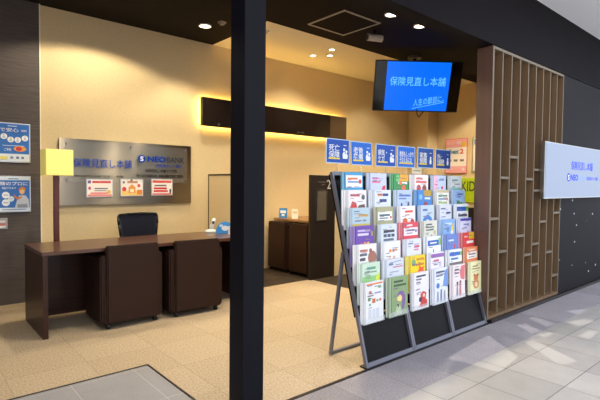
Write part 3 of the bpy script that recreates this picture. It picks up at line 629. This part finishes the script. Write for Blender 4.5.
# cover: description, base colour, prints (kind, box in cover fractions, colour)
COVERS = [
 # top row
 [('cyan leaflet with white panel', (60, 160, 210), [('r', .04, .62, .96, .93, W_), ('r', .14, .82, .7, .87, (232, 120, 70)), ('r', .14, .74, .75, .78, (90, 140, 200)), ('c', .84, .77, .09, (226, 70, 60)), ('r', 0, .5, 1, .56, (150, 215, 235))]),
  ('lavender leaflet with pink title', (206, 214, 242), [('r', .1, .84, .5, .89, (226, 110, 160)), ('r', .1, .74, .62, .80, (236, 130, 160)), ('p', [(.66, .5), (.9, .5), (.94, .68), (.76, .66)], (222, 60, 80))]),
  ('green leaflet with orange block', (44, 150, 74), [('r', .42, .80, 1, 1, (244, 170, 40)), ('c', .28, .88, .15, (120, 200, 120)), ('r', .3, .72, .9, .78, W_), ('c', .45, .76, .1, (240, 120, 60)), ('c', .66, .6, .14, (240, 110, 70))]),
  ('white leaflet with two red discs', (250, 236, 234), [('r', .1, .86, .6, .91, (230, 110, 110)), ('r', .1, .76, .88, .82, (226, 90, 90)), ('c', .3, .6, .16, (206, 60, 56)), ('c', .72, .6, .16, (150, 70, 60))]),
  ('pink and pale blue leaflet', (198, 216, 244), [('r', 0, .45, .34, 1, (246, 190, 214)), ('r', .42, .84, .86, .89, (110, 140, 200)), ('c', .68, .62, .08, (220, 60, 70)), ('r', .08, .7, .28, .74, (226, 110, 150))]),
  ('pale grey leaflet with teal foot', (214, 224, 226), [('r', .1, .84, .62, .89, (110, 150, 150)), ('r', 0, .45, 1, .62, (140, 200, 186)), ('r', .3, .72, .8, .76, (150, 160, 170))])],
 # second row
 [('white leaflet with red cherries', (240, 232, 232), [('r', .1, .84, .62, .90, (190, 80, 80)), ('c', .82, .82, .1, (90, 90, 100)), ('p', [(.06, .52), (.5, .52), (.42, .68), (.2, .72)], (214, 62, 48)), ('p', [(.45, .52), (.95, .52), (.9, .64), (.6, .62)], (110, 80, 70))]),
  ('white leaflet with orange and navy title', (226, 232, 244), [('r', .2, .84, .48, .91, (236, 140, 60)), ('r', .5, .84, .84, .91, (40, 60, 130)), ('r', .3, .68, .74, .76, (50, 70, 130))]),
  ('pale blue leaflet with walking figures', (186, 204, 236), [('r', .1, .82, .9, .87, (70, 110, 190)), ('r', .1, .74, .6, .78, (90, 120, 190)), ('p', [(.2, .5), (.34, .5), (.32, .64), (.24, .64)], (40, 50, 90)), ('p', [(.66, .5), (.82, .5), (.78, .66), (.7, .66)], (50, 54, 90)), ('r', 0, .45, 1, .52, (110, 160, 220))]),
  ('blue leaflet with gold block', (60, 134, 212), [('r', .45, .82, 1, 1, (190, 152, 40)), ('r', .5, .72, .9, .78, (230, 240, 250)), ('p', [(.3, .48), (.8, .48), (.7, .62), (.5, .68)], (150, 56, 76)), ('c', .2, .8, .12, (130, 190, 240))]),
  ('white leaflet with beige and green lines', (240, 240, 234), [('r', 0, .92, 1, 1, (206, 190, 150)), ('r', .1, .80, .85, .85, (110, 150, 110)), ('r', .1, .70, .8, .75, (120, 140, 170)), ('r', .1, .58, .85, .64, (176, 196, 130)), ('c', .84, .72, .07, (226, 120, 80))]),
  ('sky blue leaflet with green bush', (152, 186, 228), [('r', .3, .84, .8, .89, (60, 90, 170)), ('r', .3, .76, .66, .80, (90, 120, 180)), ('c', .4, .56, .16, (80, 130, 70)), ('c', .68, .54, .12, (100, 150, 80))])],
 # third row
 [('grey-blue leaflet with gold lettering', (184, 206, 218), [('r', .35, .78, .9, .84, (206, 160, 80)), ('r', .1, .9, .4, .93, (110, 140, 160)), ('r', 0, .52, 1, .60, (216, 196, 90)), ('r', .6, .66, .8, .7, (120, 140, 160))]),
  ('olive leaflet with white text panel', (176, 172, 130), [('r', .06, .64, .94, .88, W_), ('r', .14, .76, .8, .81, (70, 110, 110)), ('r', .14, .69, .7, .72, (110, 120, 120)), ('c', .86, .72, .06, (210, 80, 110))]),
  ('white leaflet with orange fruit', (246, 240, 238), [('r', .3, .82, .85, .88, (222, 80, 70)), ('r', .3, .74, .6, .77, (200, 120, 110)), ('c', .3, .56, .17, (232, 104, 50)), ('c', .58, .55, .09, (240, 226, 210)), ('c', .8, .55, .13, (200, 60, 50))]),
  ('pale blue leaflet with blue dome', (196, 212, 238), [('r', .15, .84, .5, .90, (80, 110, 170)), ('p', [(.1, .52), (.9, .52), (.8, .64), (.5, .74), (.2, .64)], (66, 124, 200)), ('r', .4, .5, .6, .58, (240, 244, 250))]),
  ('pale lilac leaflet with dark heading', (218, 222, 242), [('r', .1, .86, .5, .90, (90, 90, 140)), ('r', .55, .72, .92, .78, (70, 70, 110)), ('r', .2, .62, .5, .65, (150, 150, 180))]),
  ('white leaflet with blue band', (238, 242, 246), [('r', 0, .78, .8, .92, (40, 92, 184)), ('r', .8, .78, 1, .92, (120, 180, 70)), ('r', .1, .60, .9, .68, (80, 90, 110)), ('r', .1, .5, .7, .56, (110, 150, 190))])],
 # fourth row
 [('purple leaflet with white title', (112, 74, 172), [('r', .1, .86, .8, .91, (206, 190, 236)), ('r', .1, .76, .7, .82, (226, 216, 244)), ('c', .5, .54, .09, (244, 150, 60)), ('c', .68, .55, .07, (250, 210, 90)), ('c', .3, .53, .07, (236, 120, 130)), ('r', .84, .74, .93, .86, (180, 160, 70))]),
  ('pale blue leaflet with black blocks', (218, 226, 240), [('r', .15, .78, .85, .85, K_), ('r', .15, .66, .35, .74, (70, 80, 100)), ('r', .4, .66, .6, .74, (70, 80, 100)), ('r', .65, .66, .85, .74, (70, 80, 100)), ('r', .15, .56, .8, .62, (100, 110, 130))]),
  ('red leaflet with white centre', (226, 70, 84), [('r', .03, .64, .97, .86, (244, 232, 236)), ('r', .2, .76, .75, .81, (120, 110, 150)), ('r', .2, .69, .6, .72, (150, 130, 160)), ('c', .85, .76, .07, (150, 120, 160)), ('r', .2, .90, .6, .95, (250, 220, 224))]),
  ('beige leaflet with dark text lines', (222, 220, 204), [('r', .15, .88, .6, .92, (70, 80, 80)), ('r', .15, .80, .75, .84, (80, 100, 90)), ('r', .15, .72, .7, .76, (80, 100, 90)), ('c', .8, .66, .09, (196, 190, 150)), ('p', [(.5, .52), (.58, .52), (.54, .62)], (70, 70, 80))]),
  ('sky blue leaflet with yellow figure', (134, 176, 226), [('r', .2, .84, .7, .90, (210, 226, 246)), ('p', [(.62, .6), (.86, .66), (.84, .88), (.74, .84)], (244, 206, 80)), ('c', .4, .7, .13, (90, 140, 200)), ('c', .74, .58, .1, (236, 240, 246))]),
  ('lilac leaflet with purple rim', (224, 222, 246), [('r', 0, .92, 1, 1, (84, 70, 176)), ('r', .3, .78, .8, .83, (130, 140, 200)), ('r', .3, .68, .6, .72, (150, 150, 200)), ('c', .7, .56, .05, (226, 110, 150))])],
 # fifth row
 [('white leaflet with brown bear head', (244, 240, 238), [('r', .06, .82, .5, .88, (206, 120, 100)), ('r', .06, .72, .46, .78, K_), ('r', .06, .60, .36, .67, (80, 76, 84)), ('c', .76, .66, .25, .17, (170, 112, 96)), ('c', .66, .84, .08, (150, 96, 84))]),
  ('white leaflet with orange drawn title', (240, 238, 242), [('r', .3, .72, .44, .80, (236, 140, 60)), ('r', .5, .72, .62, .80, (230, 100, 60)), ('r', .68, .74, .76, .82, (236, 170, 80)), ('c', .34, .58, .07, (240, 200, 180)), ('c', .6, .57, .08, (236, 180, 150))]),
  ('white leaflet with pink text', (226, 230, 244), [('r', .1, .86, .42, .90, (120, 130, 160)), ('r', .5, .76, .86, .82, (228, 90, 130)), ('r', .5, .68, .8, .72, (226, 120, 150))]),
  ('white leaflet with broad blue stripe', (240, 244, 250), [('r', .04, .74, .84, .90, (36, 96, 196)), ('r', .84, .74, 1, .95, (140, 196, 80)), ('r', .2, .80, .7, .84, W_), ('p', [(.42, .5), (.5, .5), (.48, .64), (.44, .64)], (60, 70, 110))]),
  ('blue leaflet with red figure', (104, 132, 206), [('r', .15, .80, .6, .85, (216, 226, 246)), ('c', .66, .64, .10, (220, 60, 84)), ('r', 0, .48, 1, .55, (70, 150, 170))]),
  ('red leaflet with gold corner', (226, 64, 66), [('r', .5, .80, 1, 1, (222, 180, 40)), ('r', .3, .66, .9, .74, (250, 236, 230)), ('r', .1, .86, .4, .91, (250, 200, 190))])],
 # sixth row
 [('mint leaflet with yellow-green corner', (206, 228, 206), [('r', .3, .84, .75, .90, (90, 160, 120)), ('c', .3, .87, .05, (80, 150, 200)), ('r', 0, .45, 1, .68, (150, 204, 130)), ('p', [(.7, .45), (1, .45), (1, .74), (.8, .66)], (216, 226, 70)), ('r', .12, .76, .8, .79, (130, 160, 140))]),
  ('pale blue leaflet with pink rule', (220, 226, 242), [('r', .1, .86, .35, .91, (110, 130, 170)), ('r', .35, .78, .95, .81, (214, 110, 130)), ('r', .15, .66, .7, .69, (160, 170, 190))]),
  ('yellow leaflet with red star', (248, 214, 22), [('c', .2, .82, .14, (130, 170, 120)), ('r', .4, .86, .95, .93, (216, 150, 40)), ('r', .35, .72, .9, .78, (206, 120, 30)), ('p', [(.4, .5), (.95, .5), (.85, .6), (.95, .68), (.72, .66), (.6, .74), (.55, .62)], (232, 90, 40))]),
  ('white leaflet with purple bands', (242, 236, 246), [('r', 0, .86, 1, .97, (150, 100, 180)), ('r', .2, .74, .6, .80, (200, 90, 130)), ('r', 0, .46, 1, .55, (150, 90, 176)), ('c', .7, .66, .12, (206, 200, 226)), ('r', .2, .64, .5, .68, (140, 130, 160))]),
  ('white leaflet with blue and green bands', (238, 242, 244), [('r', .0, .82, .85, .93, (50, 104, 196)), ('r', .85, .82, 1, .93, (120, 190, 80)), ('r', .1, .70, .7, .76, (80, 120, 180)), ('r', .0, .55, 1, .62, (120, 110, 110))]),
  ('orange leaflet with white centre', (240, 140, 84), [('r', .05, .64, .95, .86, (248, 240, 232)), ('r', .2, .76, .8, .80, (110, 100, 100)), ('r', .2, .68, .7, .71, (140, 130, 130)), ('r', .2, .9, .8, .94, (250, 220, 200))])],
 # bottom row
 [('white leaflet with coloured squares', (240, 240, 240), [('r', .04, .93, .96, .97, (230, 130, 80)), ('r', .18, .72, .32, .79, (206, 110, 90)), ('r', .12, .55, .26, .63, (90, 150, 90)), ('r', .36, .48, .54, .59, (222, 110, 70)), ('r', .60, .50, .70, .55, (90, 170, 100)), ('r', .76, .50, .88, .56, (226, 110, 80)), ('r', .18, .43, .28, .48, (120, 180, 150)), ('r', .5, .70, .86, .74, (150, 160, 200)), ('r', .15, .1, .3, .34, (214, 220, 232)), ('r', .38, .1, .53, .34, (214, 220, 232)), ('r', .6, .1, .75, .34, (214, 220, 232)), ('r', .72, .83, .88, .89, (110, 180, 120))]),
  ('sage green leaflet with purple-haired woman', (142, 168, 120), [('r', .12, .86, .7, .91, (50, 80, 50)), ('r', .12, .76, .9, .81, (60, 90, 60)), ('p', [(.3, .5), (.45, .62), (.7, .62), (.85, .48), (.86, .3), (.74, .14), (.62, .16), (.66, .36), (.55, .5)], (132, 98, 164)), ('p', disc_pts(.48, .44, .16, .09), (246, 222, 140)), ('p', [(.2, .02), (.6, .02), (.55, .22), (.4, .3), (.28, .22)], (190, 208, 170)), ('p', [(.3, .3), (.46, .28), (.4, .2)], (60, 60, 70))]),
  ('white leaflet with red seated figure', (242, 238, 242), [('r', .15, .88, .8, .93, (60, 60, 80)), ('r', .15, .80, .5, .84, (110, 110, 130)), ('r', .15, .72, .42, .76, (130, 130, 150)), ('p', [(.3, .05), (.9, .05), (.9, .2), (.78, .26), (.84, .42), (.6, .48), (.42, .4), (.48, .2)], (214, 66, 60)), ('p', disc_pts(.42, .26, .1, .07), (60, 60, 80)), ('p', disc_pts(.66, .36, .08, .05), (244, 216, 200))]),
  ('white leaflet with blue family picture', (234, 238, 248), [('r', .1, .88, .75, .93, (70, 80, 120)), ('r', .1, .78, .6, .83, (110, 120, 160)), ('p', [(.62, .5), (1, .42), (1, .98), (.78, .92)], (120, 156, 224)), ('p', disc_pts(.24, .52, .12, .08), (70, 120, 200)), ('p', [(.14, .04), (.3, .04), (.28, .34), (.18, .36)], (150, 160, 180)), ('p', [(.4, .04), (.56, .04), (.54, .4), (.44, .4)], (110, 130, 170)), ('p', [(.66, .04), (.82, .04), (.8, .34), (.7, .34)], (160, 150, 170))]),
  ('white leaflet with coral shape and couple', (246, 232, 234), [('p', [(.62, .58), (.95, .52), (1, .98), (.66, .96), (.56, .76)], (228, 120, 124)), ('r', .12, .84, .5, .89, (90, 80, 100)), ('r', .12, .74, .5, .79, (130, 110, 130)), ('p', [(.25, .06), (.42, .06), (.4, .4), (.3, .42)], (150, 140, 150)), ('p', [(.5, .06), (.68, .06), (.66, .42), (.54, .44)], (190, 130, 130)), ('p', disc_pts(.35, .46, .07, .05), (90, 70, 70)), ('p', disc_pts(.6, .48, .07, .05), (110, 80, 70))]),
  ('pale yellow leaflet with brown toy bear', (238, 234, 180), [('r', .2, .84, .7, .88, (150, 120, 90)), ('r', .2, .76, .85, .80, (170, 140, 100)), ('p', disc_pts(.5, .48, .2, .11), (206, 130, 80)), ('p', disc_pts(.52, .3, .26, .15), (214, 146, 90)), ('p', disc_pts(.36, .58, .08, .05), (180, 100, 60)), ('p', disc_pts(.66, .57, .08, .05), (180, 100, 60)), ('p', disc_pts(.52, .28, .13, .08), (246, 220, 180))])],
]
ROW = ('top', 'second', 'third', 'fourth', 'fifth', 'sixth', 'bottom'); CN = ('first', 'second', 'third', 'fourth', 'fifth', 'last')
BW = .203
for r in range(7):
    for c in range(6):
        desc, base, prints = COVERS[r][c]
        X = C0+CP*c+.012+random.uniform(-.006, .006)
        zb = ZT[r]-BH*math.cos(math.atan(LEAN)); yb = top_pos(r)-LEAN*BH
        bw = BW*random.uniform(.97, 1.02)
        name = 'leaflet'
        t = thing(name, '%s, in %s row of racks' % (desc, ROW[r]), 'leaflet', (X, yb, zb), R(random.uniform(-.5, .5)), 'front leaflets in the brochure racks', rx=-math.atan(LEAN), ry=R(random.uniform(-.6, .6)))
        obj('cover', B(-bw/2, bw/2, 0, BT*.85, 0, BH), flat(base, .35), t)
        lay = 0
        for kd_ in prints:
            lay += 1; y = -.0002*lay
            f = lambda u, v: ((u-.5)*bw*.98, v*BH*.995)
            if kd_[0] == 'r': pts = [f(*p) for p in rect(*kd_[1:5])]; n_ = 'title_line' if kd_[4]-kd_[2] < .075 else 'colour_block'
            elif kd_[0] == 'c': 
                rz = kd_[4] if len(kd_) > 5 else kd_[3]*bw/BH
                pts = [f(*p) for p in disc_pts(kd_[1], kd_[2], kd_[3], rz, n=14)]; n_ = 'picture'
            else: pts = [f(*p) for p in kd_[1]]; n_ = 'picture'
            obj(n_, prism(bmesh.new(), pts, y-.0002, .0), flat(kd_[-1], .35), t)
        for q in range(5 if r < 6 else 7):               # lines of small print
            u = random.choice((.1, .16, .5)); v = random.uniform(.6, .95) if r < 6 else random.uniform(.3, .95); l_ = random.uniform(.15, .38)
            obj('fine_print', prism(bmesh.new(), [f(*p) for p in rect(u, v, u+l_, v+.014)], -.0002*(lay+2), 0), flat(random.choice(((120, 126, 150), (96, 100, 120), (150, 130, 140)))), t)
        # spare copies stacked behind the front one
        sp_bm = B(-bw/2, bw/2, 0, BT*.85, 0, BH)
        first = None
        lab = 'spare copy tucked behind %s, %s row' % (desc, ROW[r])
        grp = 'spare copies of the %s in the %s row' % (desc, ROW[r])
        pale = tuple(int(.55*x+.45*235) for x in base)
        for q in range(1, NB):
            if first is None:
                o = first = obj('leaflet', sp_bm, flat(pale, .45))
            else:
                o = first.copy(); COL.objects.link(o)
            o.location = (X-.0085*q*random.uniform(.5, 1.35), yb+q*BT, zb); o.rotation_euler = (-math.atan(LEAN), 0, t.rotation_euler.z)
            tag(o, lab, 'leaflet', grp)

# blue topic signs standing on the racks
DB, MB_ = (6, 74, 170), (14, 100, 200)
TOP = [(2.565, 1.553, .25, '死亡\n保障', DB, 'a', 0), (2.838, 1.548, .25, '老後\n準備', MB_, 'b', 3), (3.15, 1.547, .265, '病気・\nケガ', DB, 'a', 0), (3.435, 1.548, .25, '教育もしっかり\nそなえるには', MB_, 'w', 0), (3.735, 1.552, .25, '家族\n保障', (30, 76, 150), 'c', 0), (4.03, 1.552, .26, 'がん・\n先進医療', (22, 66, 140), 'd', 0)]
DES = ['blue square topic sign on left rack, leftmost of the six', 'bright blue topic sign, second from left above the brochure racks', 'blue topic sign, third from left above the brochure racks', 'bright blue topic sign with two long text lines above the racks', 'dark blue topic sign, second from right above the brochure racks', 'darkest blue topic sign, rightmost above racks before the pink poster']
for (x, z, w_, s, col_, kind, ro), de in zip(TOP, DES):
    t = thing('topic_sign', de, 'sign', (x*.987, 2.497, 1.395), 0, 'blue topic signs on the racks')
    h = .186; zc = z-1.395; sk = math.tan(R(ro))*h
    bm = bmesh.new(); prism(bm, [(-w_/2+sk/2, zc-h/2), (w_/2+sk/2, zc-h/2), (w_/2-sk/2, zc+h/2), (-w_/2-sk/2, zc+h/2)], 0, .004); obj('rim', bm, flat((190, 214, 236)), t)
    e = .006; bm = bmesh.new(); prism(bm, [(-w_/2+sk/2+e, zc-h/2+e), (w_/2+sk/2-e, zc-h/2+e), (w_/2-sk/2-e, zc+h/2-e), (-w_/2-sk/2+e, zc+h/2-e)], -.001, 0); obj('panel', bm, flat(col_), t)
    wide = kind == 'w'
    decal('underline', rect(-w_/2+.025, zc-.062, (w_/2-.03 if wide else .02), zc-.05), flat((236, 206, 60)), t, -.001)
    text('lettering', s, white_paint, t, -w_/2+.025, -.0018, zc-.05, width=(w_-.05 if wide else .115), height=.10, bold=.025)
    if not wide:
        for dx, hh in (((.065, .06), (.09, .045)) if kind in 'ab' else ((.075, .05), (.075, .03))):
            decal('picture', [(dx-.012, zc-.055), (dx+.012, zc-.055), (dx+.016, zc-.055+hh*.6), (dx, zc-.055+hh), (dx-.016, zc-.055+hh*.6)], white_paint, t, -.001)
            decal('picture', disc_pts(dx, zc-.045+hh, .011, n=12), white_paint, t, -.001)
        decal('picture', rect(.06, zc+.045, .09, zc+.05), white_paint, t, -.001)
    obj('stem', cyl(bmesh.new(), (0, .004, 0), (0, .004, zc-h/2+.01), .004, n=10), clear, t)
pc = thing('paper_sign', 'small cream paper sign on rack top between blue topic signs', 'sign', (3.62, 2.545, 1.395))
obj('card', B(-.075, .075, 0, .004, .012, .065), flat((250, 238, 206)), pc); decal('print', rect(-.055, .035, .055, .042), flat((170, 140, 100)), pc, 0); obj('stem', cyl(bmesh.new(), (0, .006, 0), (0, .006, .04), .003, n=8), clear, pc)
